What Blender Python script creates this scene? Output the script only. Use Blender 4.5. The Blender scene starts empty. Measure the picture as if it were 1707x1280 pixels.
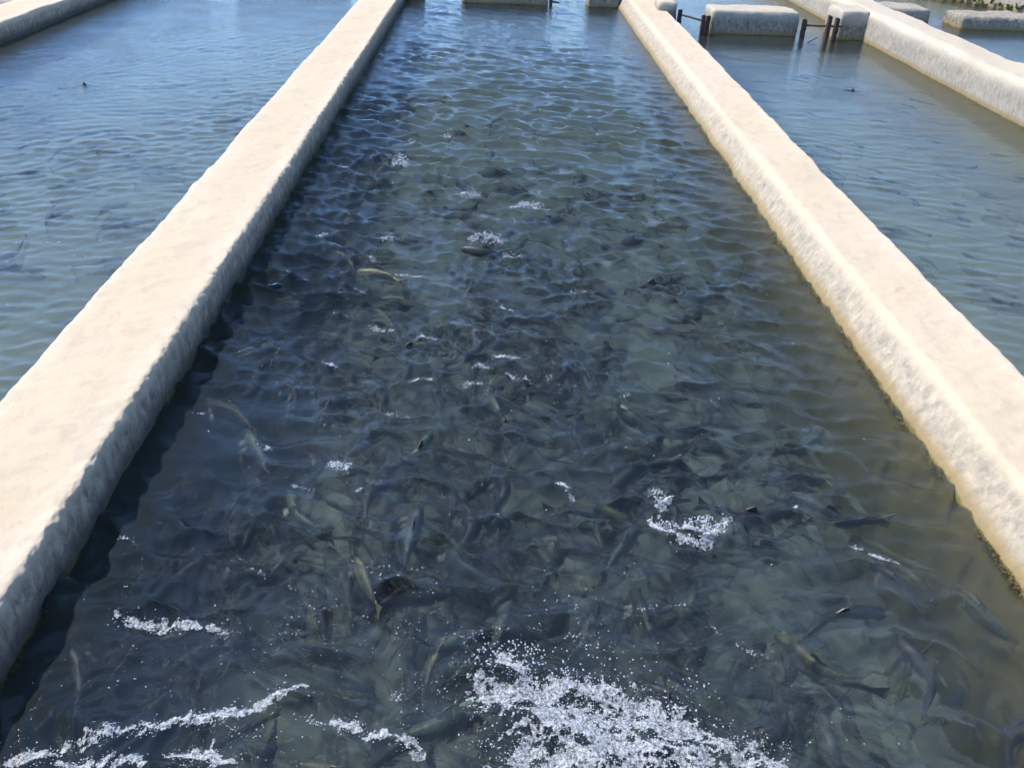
import bpy, math, random
import numpy as np

# ------------------------------------------------------------------ camera, sky, sun, exposure
scene = bpy.context.scene
C = bpy.data.collections.new('fish_farm')
scene.collection.children.link(C)

cam_data = bpy.data.cameras.new('camera')
cam = bpy.data.objects.new('camera', cam_data)
C.objects.link(cam)
# columns: camera right, down, forward expressed in world axes (X across the pools, Y along them)
right = (0.99920246, -0.01492181, 0.03703756)
down = (0.0235442, -0.52899281, -0.84829964)
fwd = (0.03225077, 0.84849511, -0.5282196)
from mathutils import Matrix, Vector
M = Matrix(((right[0], -down[0], -fwd[0], 0.0),
            (right[1], -down[1], -fwd[1], 0.0),
            (right[2], -down[2], -fwd[2], 2.2),
            (0, 0, 0, 1)))
cam.matrix_world = M
cam_data.sensor_fit = 'HORIZONTAL'
cam_data.sensor_width = 36.0
cam_data.lens = 1450.0 / 1707.0 * 36.0
cam_data.clip_start = 0.05
cam_data.clip_end = 3000.0
scene.camera = cam

SUN = Vector((-0.60, 0.24, 0.95)).normalized()
SUN_EL = math.asin(SUN.z)
SUN_AZ = math.atan2(SUN.x, SUN.y)
world = bpy.data.worlds.new('World')
scene.world = world
world.use_nodes = True
wn = world.node_tree
wn.nodes.clear()
sky = wn.nodes.new('ShaderNodeTexSky')
sky.sky_type = 'NISHITA'
sky.sun_disc = False
sky.sun_elevation = SUN_EL
sky.sun_rotation = SUN_AZ
sky.altitude = 2500
sky.air_density = 1.0
sky.dust_density = 0.0
sky.ozone_density = 7.0
bg = wn.nodes.new('ShaderNodeBackground')
bg.inputs['Strength'].default_value = 0.15
wo = wn.nodes.new('ShaderNodeOutputWorld')
wn.links.new(sky.outputs['Color'], bg.inputs['Color'])
wn.links.new(bg.outputs['Background'], wo.inputs['Surface'])

sd = bpy.data.lights.new('sun', 'SUN')
sd.energy = 3.0
sd.angle = math.radians(0.53)
sd.cycles.use_multiple_importance_sampling = False
sd.color = (1.0, 0.93, 0.83)
sun = bpy.data.objects.new('sun', sd)
C.objects.link(sun)
sun.rotation_euler = (-SUN).to_track_quat('-Z', 'Y').to_euler()

scene.view_settings.view_transform = 'Standard'
scene.view_settings.look = 'None'
scene.view_settings.exposure = 1.2
scene.view_settings.gamma = 1.0
scene.view_settings.use_curve_mapping = False
scene.render.engine = 'CYCLES'
scene.cycles.volume_bounces = 1
scene.cycles.max_bounces = 10
scene.cycles.transparent_max_bounces = 24
scene.cycles.sample_clamp_indirect = 2.0
scene.cycles.sample_clamp_direct = 4.0

rng = np.random.default_rng(11)
random.seed(5)

# ------------------------------------------------------------------ helpers
def mesh_obj(name, V, F, mat, parent=None, kind=None, smooth=True):
    me = bpy.data.meshes.new(name)
    V = np.asarray(V, dtype=np.float32)
    if isinstance(F, np.ndarray):
        n, k = F.shape
        me.vertices.add(len(V)); me.vertices.foreach_set('co', V.ravel())
        me.loops.add(n * k); me.loops.foreach_set('vertex_index', F.astype(np.int32).ravel())
        me.polygons.add(n)
        me.polygons.foreach_set('loop_start', np.arange(0, n * k, k, dtype=np.int32))
        me.update(calc_edges=True)
    else:
        me.from_pydata([tuple(map(float, v)) for v in V], [], F)
        me.update()
    if smooth:
        me.polygons.foreach_set('use_smooth', np.ones(len(me.polygons), dtype=bool))
    me.materials.append(mat)
    o = bpy.data.objects.new(name, me)
    C.objects.link(o)
    if parent is not None:
        o.parent = parent
    if kind:
        o['kind'] = kind
    return o

def tag(o, label, cat, group=None):
    o['label'] = label; o['category'] = cat
    if group: o['group'] = group
    return o

def empty(name, loc=(0, 0, 0)):
    o = bpy.data.objects.new(name, None)
    o.empty_display_size = 0.1
    C.objects.link(o); o.location = loc
    return o

def hash3(ix, iy, iz, seed):
    h = (ix * 374761393 + iy * 668265263 + iz * 2147483647 + seed * 974711) & 0xFFFFFFFF
    h = ((h ^ (h >> 13)) * 1274126177) & 0xFFFFFFFF
    h = (h ^ (h >> 16)) & 0xFFFFFFFF
    return h.astype(np.float64) / 4294967295.0 * 2 - 1

def vnoise(P, scale, seed=0):
    """smooth value noise in 3-D, -1..1"""
    Q = np.asarray(P, dtype=np.float64) * scale
    I = np.floor(Q).astype(np.int64); f = Q - I
    f = f * f * f * (f * (f * 6 - 15) + 10)
    r = 0
    for dx in (0, 1):
        for dy in (0, 1):
            for dz in (0, 1):
                w = (f[:, 0] if dx else 1 - f[:, 0]) * (f[:, 1] if dy else 1 - f[:, 1]) * (f[:, 2] if dz else 1 - f[:, 2])
                r = r + w * hash3(I[:, 0] + dx, I[:, 1] + dy, I[:, 2] + dz, seed)
    return r

def fbm(P, scale, octaves=3, seed=0, gain=0.5):
    a, r = 1.0, 0
    for k in range(octaves):
        r = r + a * vnoise(P, scale * 2 ** k, seed + 17 * k)
        a *= gain
    return r

def grid_faces(nu, nv, closed_u=False):
    u = np.arange(nu if closed_u else nu - 1); v = np.arange(nv - 1)
    U, W = np.meshgrid(u, v, indexing='ij')
    U2 = (U + 1) % nu
    return np.stack([U * nv + W, U2 * nv + W, U2 * nv + W + 1, U * nv + W + 1], -1).reshape(-1, 4)

# ------------------------------------------------------------------ materials
class NT:
    def __init__(s, name):
        s.m = bpy.data.materials.new(name); s.m.use_nodes = True
        s.t = s.m.node_tree; s.t.nodes.clear()
        s.out = s.n('ShaderNodeOutputMaterial')
    def n(s, typ, **kw):
        nd = s.t.nodes.new(typ)
        for k, v in kw.items():
            if k.startswith('i_'):
                nd.inputs[k[2:].replace('_', ' ')].default_value = v
            else:
                setattr(nd, k, v)
        return nd
    def l(s, a, b): s.t.links.new(a, b)
    def noise(s, vec, scale, detail=4, rough=0.55, dist=0.0):
        nd = s.n('ShaderNodeTexNoise'); nd.inputs['Scale'].default_value = scale
        nd.inputs['Detail'].default_value = detail; nd.inputs['Roughness'].default_value = rough
        nd.inputs['Distortion'].default_value = dist
        s.l(vec, nd.inputs['Vector']); return nd.outputs['Fac']
    def mapping(s, vec, scale=(1, 1, 1), rot=(0, 0, 0)):
        nd = s.n('ShaderNodeMapping'); nd.inputs['Scale'].default_value = scale; nd.inputs['Rotation'].default_value = rot
        s.l(vec, nd.inputs['Vector']); return nd.outputs['Vector']
    def ramp(s, fac, stops):
        nd = s.n('ShaderNodeValToRGB'); cr = nd.color_ramp
        while len(cr.elements) > 1: cr.elements.remove(cr.elements[-1])
        cr.elements[0].position = stops[0][0]; cr.elements[0].color = (*stops[0][1], 1) if len(stops[0][1]) == 3 else stops[0][1]
        for p, c in stops[1:]:
            e = cr.elements.new(p); e.color = (*c, 1) if len(c) == 3 else c
        s.l(fac, nd.inputs['Fac']); return nd.outputs['Color']
    def mix(s, fac, a, b, mode='MIX'):
        nd = s.n('ShaderNodeMix', data_type='RGBA', blend_type=mode)
        for sock, v in ((nd.inputs[0], fac), (nd.inputs[6], a), (nd.inputs[7], b)):
            if isinstance(v, (int, float)): sock.default_value = v
            elif isinstance(v, tuple): sock.default_value = (*v, 1)
            else: s.l(v, sock)
        return nd.outputs[2]
    def math(s, op, a, b=None, c=None, clamp=False):
        nd = s.n('ShaderNodeMath', operation=op, use_clamp=clamp)
        for k, v in enumerate((a, b, c)):
            if v is None: continue
            if isinstance(v, (int, float)): nd.inputs[k].default_value = v
            else: s.l(v, nd.inputs[k])
        return nd.outputs[0]
    def bump(s, h, strength, dist, normal=None):
        nd = s.n('ShaderNodeBump'); nd.inputs['Strength'].default_value = strength
        nd.inputs['Distance'].default_value = dist; s.l(h, nd.inputs['Height'])
        if normal is not None: s.l(normal, nd.inputs['Normal'])
        return nd.outputs['Normal']
    def principled(s, col, rough, normal=None, metallic=0.0, spec=0.5):
        p = s.n('ShaderNodeBsdfPrincipled')
        if isinstance(col, tuple): p.inputs['Base Color'].default_value = (*col, 1)
        else: s.l(col, p.inputs['Base Color'])
        if isinstance(rough, (int, float)): p.inputs['Roughness'].default_value = rough
        else: s.l(rough, p.inputs['Roughness'])
        p.inputs['Metallic'].default_value = metallic
        p.inputs['Specular IOR Level'].default_value = spec
        if normal is not None: s.l(normal, p.inputs['Normal'])
        s.l(p.outputs[0], s.out.inputs['Surface']); return p

def smoothstep_node(t, x, lo, hi):
    nd = t.n('ShaderNodeMapRange', interpolation_type='SMOOTHSTEP')
    nd.inputs['From Min'].default_value = lo; nd.inputs['From Max'].default_value = hi
    t.l(x, nd.inputs['Value']); return nd.outputs['Result']

def mat_concrete(name, cream=(0.50, 0.415, 0.30), grey=(0.25, 0.225, 0.185), grime=0.5, side_dirt_shade=0.6, lipc=(0.55, 0.475, 0.37), zd=(0.06, 0.19), wet=(0.25, 0.18, 0.075), wz=(0.018, 0.075)):
    t = NT(name)
    g = t.n('ShaderNodeNewGeometry'); pos = g.outputs['Position']
    sep = t.n('ShaderNodeSeparateXYZ'); t.l(pos, sep.inputs[0]); z = sep.outputs['Z']
    big = t.noise(pos, 1.7, 5, 0.6)
    mid = t.noise(pos, 7.0, 6, 0.62, 0.3)
    fine = t.noise(pos, 60.0, 5, 0.6)
    # trowel strokes, run along the wall; brush strokes run down the sides
    strokes = t.noise(t.mapping(pos, (9, 2.2, 6), (0, 0, 0.35)), 3.0, 6, 0.65, 0.6)
    drips = t.noise(t.mapping(pos, (9, 8, 5), (0.35, 0.3, 0)), 2.6, 9, 0.72, 0.5)
    c = t.mix(t.ramp(big, [(0.38, (0, 0, 0)), (0.66, (1, 1, 1))]), cream, (cream[0] * 0.97, cream[1] * 0.955, cream[2] * 0.90))
    c = t.mix(t.math('MULTIPLY', t.ramp(mid, [(0.42, (0, 0, 0)), (0.72, (1, 1, 1))]), 0.35), c, (cream[0] * 0.93, cream[1] * 0.93, cream[2] * 0.94))
    c = t.mix(t.math('MULTIPLY', t.ramp(strokes, [(0.5, (0, 0, 0)), (0.75, (1, 1, 1))]), 0.30), c, (0.42, 0.37, 0.30))
    at = t.n('ShaderNodeAttribute', attribute_name='lip_wear')
    c = t.mix(t.math('MULTIPLY', at.outputs['Fac'], 0.6), c, lipc)
    # dirt on the flanks below the lip; on the damp-side wall, painted-in shade
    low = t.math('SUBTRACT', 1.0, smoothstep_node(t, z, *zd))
    d = t.math('MULTIPLY', t.math('ADD', t.math('MULTIPLY', t.ramp(drips, [(0.36, (0, 0, 0)), (0.66, (1, 1, 1))]), 0.8), 0.2), t.math('MULTIPLY', low, side_dirt_shade))
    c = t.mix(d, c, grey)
    speck = t.ramp(t.noise(pos, 26, 3, 0.6), [(0.70, (0, 0, 0)), (0.76, (1, 1, 1))])
    c = t.mix(t.math('MULTIPLY', speck, grime * 0.5), c, (0.33, 0.27, 0.19))
    blot = t.ramp(t.noise(t.mapping(pos, (3.2, 2.0, 5)), 2.6, 9, 0.72, 0.8), [(0.53, (0, 0, 0)), (0.60, (1, 1, 1))])
    c = t.mix(t.math('MULTIPLY', blot, 0.30), c, (cream[0] * 0.72, cream[1] * 0.74, cream[2] * 0.78))
    stain = t.ramp(t.noise(t.mapping(pos, (2.2, 1.2, 1)), 3.1, 7, 0.7, 0.4), [(0.66, (0, 0, 0)), (0.70, (1, 1, 1))])
    c = t.mix(t.math('MULTIPLY', stain, 0.5), c, (0.30, 0.20, 0.10))
    # wet and algae band at the waterline
    wob = t.math('MULTIPLY', t.math('SUBTRACT', t.noise(t.mapping(pos, (6, 6, 1)), 2.2, 5, 0.65), 0.5), 0.055)
    zz = t.math('SUBTRACT', z, wob)
    ochre = t.math('SUBTRACT', 1.0, smoothstep_node(t, zz, *wz))
    c = t.mix(t.math('MULTIPLY', ochre, 0.85), c, wet)
    green = t.math('SUBTRACT', 1.0, smoothstep_node(t, zz, -0.004, 0.014))
    c = t.mix(t.math('MULTIPLY', green, 0.9), c, (0.11, 0.10, 0.035))
    rough = t.math('SUBTRACT', 0.88, t.math('MULTIPLY', green, 0.45))
    h = t.math('ADD', t.math('MULTIPLY', mid, 0.5), t.math('ADD', t.math('MULTIPLY', fine, 0.40), t.math('ADD', t.math('MULTIPLY', strokes, 0.22), t.math('MULTIPLY', t.math('MULTIPLY', drips, low), 0.2))))
    pits = t.ramp(t.noise(pos, 115, 3, 0.6), [(0.30, (0, 0, 0)), (0.42, (1, 1, 1))])
    h = t.math('ADD', h, t.math('MULTIPLY', pits, 0.22))
    t.principled(c, rough, t.bump(h, 0.42, 0.012), spec=0.25)
    return t.m

M_wall = mat_concrete('lime_plaster')
M_wall_c = mat_concrete('lime_plaster_brushed_side', grey=(0.235, 0.21, 0.165), side_dirt_shade=1.0, zd=(0.13, 0.205))
M_wall_a = mat_concrete('lime_plaster_damp_painted_shade', grey=(0.105, 0.095, 0.085), side_dirt_shade=1.0, zd=(0.13, 0.205), wet=(0.045, 0.04, 0.034), wz=(0.01, 0.13))  # grey paints the shade of the flank into its colour; wet is the damp band
M_wall_b = mat_concrete('lime_plaster_grey', cream=(0.45, 0.39, 0.30), side_dirt_shade=1.0, grey=(0.205, 0.19, 0.165), zd=(0.20, 0.37))
M_block = mat_concrete('block_concrete', cream=(0.42, 0.37, 0.29), grey=(0.085, 0.078, 0.066), side_dirt_shade=1.0, zd=(0.13, 0.33))

def mat_simple(name, col, rough=0.8, var=0.3, scale=12, spec=0.3, bumpd=0.004, metallic=0.0):
    t = NT(name)
    g = t.n('ShaderNodeNewGeometry'); pos = g.outputs['Position']
    nz = t.noise(pos, scale, 6, 0.65)
    c = t.mix(t.ramp(nz, [(0.3, (0, 0, 0)), (0.7, (1, 1, 1))]), tuple(x * (1 - var) for x in col), tuple(min(1, x * (1 + var)) for x in col))
    t.principled(c, rough, t.bump(t.noise(pos, scale * 5, 4), 0.5, bumpd), metallic, spec)
    return t.m

M_ground = mat_simple('dry_gravel', (0.24, 0.21, 0.18), 0.95, 0.35, 5)
M_floor = mat_simple('pool_floor_silt', (0.36, 0.36, 0.29), 0.9, 0.3, 2.0)
M_rust = mat_simple('rusty_steel', (0.058, 0.034, 0.026), 0.8, 0.6, 30, 0.4)
M_dark = mat_simple('dark_wet_steel', (0.035, 0.032, 0.03), 0.6, 0.5, 30, 0.4)
M_leaf = mat_simple('weed_leaf', (0.14, 0.17, 0.035), 0.7, 0.5, 40, 0.3)
M_algae = mat_simple('algae_fringe', (0.22, 0.18, 0.06), 0.75, 0.55, 60, 0.3)
M_twig = mat_simple('twig_bark', (0.05, 0.04, 0.03), 0.8, 0.4, 60)

def mat_fish(name, back, side, spots):
    t = NT(name)
    tc = t.n('ShaderNodeTexCoord'); ob = tc.outputs['Object']
    sep = t.n('ShaderNodeSeparateXYZ'); t.l(ob, sep.inputs[0])
    f = smoothstep_node(t, sep.outputs['Z'], -0.012, 0.034)
    c = t.mix(f, side, back)
    nz = t.noise(ob, 42, 5, 0.7)
    c = t.mix(t.math('MULTIPLY', t.ramp(nz, [(0.45, (0, 0, 0)), (0.62, (1, 1, 1))]), 0.7), c, tuple(x * 2.4 for x in back))
    vo = t.n('ShaderNodeTexVoronoi'); vo.inputs['Scale'].default_value = 95; t.l(ob, vo.inputs['Vector'])
    c = t.mix(t.math('MULTIPLY', t.ramp(vo.outputs['Distance'], [(0.18, (1, 1, 1)), (0.34, (0, 0, 0))]), spots), c, (0.01, 0.012, 0.01))
    t.principled(c, 0.5, t.bump(t.noise(ob, 160, 2), 0.3, 0.001), spec=0.35)
    return t.m
M_fish = [mat_fish('trout_skin_slate', (0.030, 0.040, 0.042), (0.13, 0.14, 0.12), 0.8),
          mat_fish('trout_skin_olive', (0.042, 0.048, 0.022), (0.12, 0.115, 0.065), 0.8),
          mat_fish('trout_skin_pale', (0.036, 0.056, 0.040), (0.10, 0.12, 0.09), 0.9),
          mat_fish('trout_skin_dark', (0.012, 0.015, 0.016), (0.05, 0.055, 0.05), 0.6)]
def mat_fin():
    t = NT('trout_fin'); tc = t.n('ShaderNodeTexCoord')
    c = t.mix(t.noise(tc.outputs['Object'], 120, 3), (0.03, 0.035, 0.025), (0.11, 0.10, 0.07))
    t.principled(c, 0.4); return t.m
M_fin = mat_fin()
M_eye = mat_simple('fish_eye', (0.01, 0.01, 0.01), 0.15, 0.2, 40)

def mat_foam():
    t = NT('foam_bubbles')
    g = t.n('ShaderNodeNewGeometry')
    p = t.principled((0.72, 0.76, 0.80), 0.12, spec=0.8)
    tr = t.n('ShaderNodeBsdfTransparent')
    mx = t.n('ShaderNodeMixShader')
    lw = t.n('ShaderNodeLayerWeight'); lw.inputs['Blend'].default_value = 0.35
    r = t.math('MULTIPLY_ADD', lw.outputs['Facing'], 0.75, 0.30, clamp=True)
    t.l(r, mx.inputs[0]); t.l(tr.outputs[0], mx.inputs[1]); t.l(p.outputs[0], mx.inputs[2])
    t.l(mx.outputs[0], t.out.inputs['Surface'])
    return t.m
M_foam = mat_foam()
def mat_film():
    t = NT('froth_skin'); g = t.n('ShaderNodeNewGeometry'); pos = g.outputs['Position']
    p = t.n('ShaderNodeBsdfPrincipled'); p.inputs['Base Color'].default_value = (0.66, 0.71, 0.76, 1); p.inputs['Roughness'].default_value = 0.3
    t.l(t.bump(t.noise(pos, 160, 3, 0.7), 0.8, 0.005), p.inputs['Normal'])
    tr = t.n('ShaderNodeBsdfTransparent'); mx = t.n('ShaderNodeMixShader')
    f = t.math('MULTIPLY_ADD', t.ramp(t.noise(pos, 85, 5, 0.75), [(0.38, (0, 0, 0)), (0.62, (1, 1, 1))]), 0.62, 0.03)
    t.l(f, mx.inputs[0]); t.l(tr.outputs[0], mx.inputs[1]); t.l(p.outputs[0], mx.inputs[2]); t.l(mx.outputs[0], t.out.inputs['Surface'])
    return t.m
M_film = mat_film()

def mat_water(name, vcol, vden, bump_a, bump_b, silt_col, silt_amt, sx=1.0):
    t = NT(name)
    g = t.n('ShaderNodeNewGeometry'); pos = g.outputs['Position']
    # wind and fish ripples finer than the mesh: two stretched, curled noises
    m1 = t.mapping(pos, (5 * sx, 15, 1), (0, 0, 0.12))
    n1 = t.noise(m1, 1.6, 4, 0.6, 0.5)
    m2 = t.mapping(pos, (22 * sx, 42, 1), (0, 0, -0.2))
    n2 = t.noise(m2, 1.5, 3, 0.6, 1.6)
    patch = t.ramp(t.noise(pos, 1.3, 3, 0.5), [(0.35, (0.35, 0.35, 0.35)), (0.65, (1, 1, 1))])
    m3 = t.mapping(pos, (40 * sx, 95, 1), (0, 0, 0.25))
    n3 = t.noise(m3, 1.2, 2, 0.5, 2.2)
    patch2 = t.ramp(t.noise(pos, 2.1, 3, 0.5), [(0.38, (0.1, 0.1, 0.1)), (0.6, (1, 1, 1))])
    h = t.math('ADD', t.math('MULTIPLY', n1, bump_a), t.math('MULTIPLY', t.math('MULTIPLY', n2, patch), bump_b))
    h = t.math('ADD', h, t.math('MULTIPLY', t.math('MULTIPLY', n3, patch2), bump_b * 0.45))
    nrm = t.bump(h, 1.0, 0.01)
    fr = t.n('ShaderNodeFresnel'); fr.inputs['IOR'].default_value = 1.33; t.l(nrm, fr.inputs['Normal'])
    gl = t.n('ShaderNodeBsdfGlossy'); gl.inputs['Roughness'].default_value = 0.02
    t.l(nrm, gl.inputs['Normal'])
    tr = t.n('ShaderNodeBsdfRefraction'); tr.inputs['Color'].default_value = (0.97, 0.99, 0.99, 1)
    tr.inputs['IOR'].default_value = 1.33; tr.inputs['Roughness'].default_value = 0.0; t.l(nrm, tr.inputs['Normal'])
    # part of the light passes the broken surface undeviated, which is what lets the sun reach the fish
    un = t.n('ShaderNodeBsdfTransparent'); un.inputs['Color'].default_value = (0.96, 0.98, 0.98, 1)
    body = t.n('ShaderNodeMixShader'); body.inputs[0].default_value = 0.40
    t.l(tr.outputs[0], body.inputs[1]); t.l(un.outputs[0], body.inputs[2])
    # suspended silt close under the surface
    silt = t.n('ShaderNodeBsdfDiffuse'); silt.inputs['Color'].default_value = (*silt_col, 1)
    b2 = t.n('ShaderNodeMixShader'); b2.inputs[0].default_value = silt_amt
    t.l(body.outputs[0], b2.inputs[1]); t.l(silt.outputs[0], b2.inputs[2]); tr = b2
    mx = t.n('ShaderNodeMixShader')
    t.l(fr.outputs[0], mx.inputs[0]); t.l(tr.outputs[0], mx.inputs[1]); t.l(gl.outputs[0], mx.inputs[2])
    t.l(mx.outputs[0], t.out.inputs['Surface'])
    pv = t.n('ShaderNodeVolumeAbsorption'); pv.inputs['Color'].default_value = (*vcol, 1); pv.inputs['Density'].default_value = vden
    t.l(pv.outputs[0], t.out.inputs['Volume'])
    return t.m
M_water_mid = mat_water('water_churned', (0.33, 0.47, 0.49), 0.90, 0.24, 0.30, (0.095, 0.125, 0.15), 0.11)
M_water_left = mat_water('water_calm', (0.36, 0.51, 0.54), 0.70, 0.28, 0.18, (0.20, 0.245, 0.265), 0.09)
M_water_right = mat_water('water_calm_right', (0.36, 0.51, 0.49), 0.64, 0.24, 0.17, (0.20, 0.245, 0.24), 0.09, 0.8)

# ------------------------------------------------------------------ ground and pool floor
def box(name, x0, x1, y0, y1, z0, z1, mat, **kw):
    V = [(x0, y0, z0), (x1, y0, z0), (x1, y1, z0), (x0, y1, z0), (x0, y0, z1), (x1, y0, z1), (x1, y1, z1), (x0, y1, z1)]
    F = [(3, 2, 1, 0), (4, 5, 6, 7), (0, 1, 5, 4), (1, 2, 6, 5), (2, 3, 7, 6), (3, 0, 4, 7)]
    return mesh_obj(name, V, F, mat, smooth=False, **kw)

XL, XR, YN, YF = -6.45, 9.9, 0.62, 34.0
S = 1200.0
gv = [(-S, -S, 0.10), (S, -S, 0.10), (S, S, 0.10), (-S, S, 0.10), (XL, -0.9, 0.10), (XR + 6, -0.9, 0.10), (XR + 6, YF, 0.10), (XL, YF, 0.10)]
gf = [(0, 1, 5, 4), (1, 2, 6, 5), (2, 3, 7, 6), (3, 0, 4, 7)]
mesh_obj('ground', gv, gf, M_ground, kind='structure', smooth=False)
box('pool_floor', XL - 0.3, XR + 6, -0.9, YF, -0.95, -0.78, M_floor, kind='structure')
box('walkway', XL, XR, -0.9, YN, -0.78, 0.62, M_wall_b, kind='structure')

# ------------------------------------------------------------------ long plastered walls
def ysteps(y0, y1, near, k):
    ys = [y0]
    while ys[-1] < y1:
        y = ys[-1]; ys.append(y + max(near, k * (y * y + 4.84)))
    return np.array(ys)

def profile(n, w, h, rl, rr, lean_l, lean_r):
    """closed top outline from left foot over the top to right foot, local x 0..w"""
    pts = [(-lean_l * 1.5, -0.8), (-lean_l * 0.6, -0.25), (-lean_l * 0.1, -0.05)]
    fl = (h - rl) / h
    for k in range(1, 9): pts.append((lean_l * fl * k / 8.0, (h - rl) * k / 8.0))
    for k in range(1, 9):
        q = k / 8
        pts.append(((1 - q) ** 2 * lean_l * fl + 2 * q * (1 - q) * lean_l + q * q * (lean_l + rl), (1 - q) ** 2 * (h - rl) + 2 * q * (1 - q) * h + q * q * h))
    x0, x1 = lean_l + rl, w - lean_r - rr
    for k in range(1, n): pts.append((x0 + (x1 - x0) * k / n, h))
    for k in range(0, 9):
        a = math.pi / 2 * (1 - k / 8)
        pts.append((w - lean_r - rr + rr * math.cos(a), h - rr + rr * math.sin(a)))
    for k in range(7, -1, -1): pts.append((w - lean_r * (k / 8.0), (h - rr) * k / 8.0))
    pts += [(w + lean_r * 0.1, -0.05), (w + lean_r * 0.6, -0.25), (w + lean_r * 1.5, -0.8)]
    return np.array(pts)

def long_wall(name, xfun, w, h, rl, rr, ll, lr, y0, y1, near, k, mat, seed, lip_l=0.0, lip_r=0.0, n=20, wav=0.016):
    P = profile(n, w, h, rl, rr, ll, lr)
    ys = ysteps(y0, y1, near, k)
    nv, nu = len(P), len(ys)
    X = xfun(ys)[:, None] + P[None, :, 0]
    Y = np.repeat(ys[:, None], nv, 1); Z = np.repeat(P[None, :, 1], nu, 0)
    V = np.stack([X, Y, Z], -1).reshape(-1, 3)
    # outline normals
    T = np.gradient(P, axis=0); N = np.stack([-T[:, 1], T[:, 0]], -1); N /= np.linalg.norm(N, axis=1)[:, None] + 1e-9
    N = np.tile(N, (nu, 1))
    side = np.tile((P[:, 0] - w / 2) / (w / 2), nu)
    Vs = V * np.array([1, 1, 1.0])
    d = wav * vnoise(Vs * [1.5, 1, 1.5], 2.1, seed) + wav * 0.30 * vnoise(Vs * [1, 1, 1], 5.2, seed + 3) + 0.0035 * fbm(Vs, 16, 3, seed + 5)
    # crumbly, trowelled lip
    upper = np.exp(-((V[:, 2] - (h - 0.02)) / 0.035) ** 2)
    lipr = np.exp(-((side - 1.0 + lr / w) / 0.10) ** 2) * upper * lip_r
    lipl = np.exp(-((side + 1.0 - ll / w) / 0.10) ** 2) * upper * lip_l
    cr = fbm(Vs, 22, 3, seed + 9, 0.65)
    d += (lipr + lipl) * (0.007 * cr + 0.004 * vnoise(Vs, 55, seed + 13))
    V[:, 0] += N[:, 0] * d; V[:, 2] += N[:, 1] * d
    # gentle sag of the crest
    V[:, 2] += (0.008 * vnoise(V * [0.5, 1, 0], 1.1, seed + 21)) * np.clip(V[:, 2] * 6, 0, 1)
    F = grid_faces(nu, nv)[:, ::-1]
    o = mesh_obj(name, V, F, mat)
    # whiter, worn plaster along the two lips of the crest
    at = o.data.attributes.new('lip_wear', 'FLOAT', 'POINT')
    e1 = np.exp(-((np.abs(side) - 0.82) / 0.22) ** 2) * (0.6 + 0.6 * vnoise(Vs, 2.4, seed + 31)) * (V[:, 2] > h * 0.5)
    at.data.foreach_set('value', np.clip(e1, 0, 1).astype(np.float32))
    return o

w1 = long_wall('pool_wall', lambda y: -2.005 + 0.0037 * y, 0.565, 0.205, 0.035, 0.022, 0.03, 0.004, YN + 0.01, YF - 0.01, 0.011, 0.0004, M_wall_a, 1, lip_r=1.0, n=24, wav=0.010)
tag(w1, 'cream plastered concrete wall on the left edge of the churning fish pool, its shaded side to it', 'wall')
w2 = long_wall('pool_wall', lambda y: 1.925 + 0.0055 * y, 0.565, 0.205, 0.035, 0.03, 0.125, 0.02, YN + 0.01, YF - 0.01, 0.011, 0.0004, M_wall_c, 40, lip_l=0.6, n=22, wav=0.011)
tag(w2, 'cream plastered concrete wall with sunlit sloping side and ochre algae line beside the churning pool', 'wall')
w3 = long_wall('pool_wall', lambda y: 5.255 - 0.002 * y, 0.53, 0.375, 0.10, 0.05, 0.03, 0.02, YN + 0.01, YF - 0.01, 0.03, 0.0006, M_wall_b, 80, lip_l=0.3, n=14)
tag(w3, 'tall brush marked concrete wall at the right that meets the sluice stub', 'wall')
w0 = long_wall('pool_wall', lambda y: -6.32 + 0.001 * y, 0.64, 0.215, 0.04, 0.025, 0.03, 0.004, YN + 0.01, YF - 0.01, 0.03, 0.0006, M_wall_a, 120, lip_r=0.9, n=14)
tag(w0, 'outermost low cream wall in the top left corner, ground behind it', 'wall')

# far right angled bank wall
def bank():
    a, b = np.array([10.35, 12.6]), np.array([6.6, 23.1])
    n = 140; P = [(-0.0, -0.8), (0.0, 0.0), (0.03, 0.18), (0.06, 0.36), (0.11, 0.42), (0.3, 0.45), (0.9, 0.47), (3.8, 0.5), (3.8, -0.8)]
    t = np.linspace(0, 1, n); dr = (b - a) / np.linalg.norm(b - a); nr = np.array([-dr[1], dr[0]]) * -1
    V = []
    for q in t:
        c = a + (b - a) * q
        for px, pz in P: V.append((c[0] + nr[0] * px, c[1] + nr[1] * px, pz))
    V = np.array(V); V[:, :2] += nr[None] * (0.02 * fbm(V, 2.5, 4, 7))[:, None]
    return mesh_obj('bank_wall', V, grid_faces(n, len(P)), M_wall_b)
tag(bank(), 'pale angled concrete bank wall with green weeds along its foot in the top right corner', 'bank wall')

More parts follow.
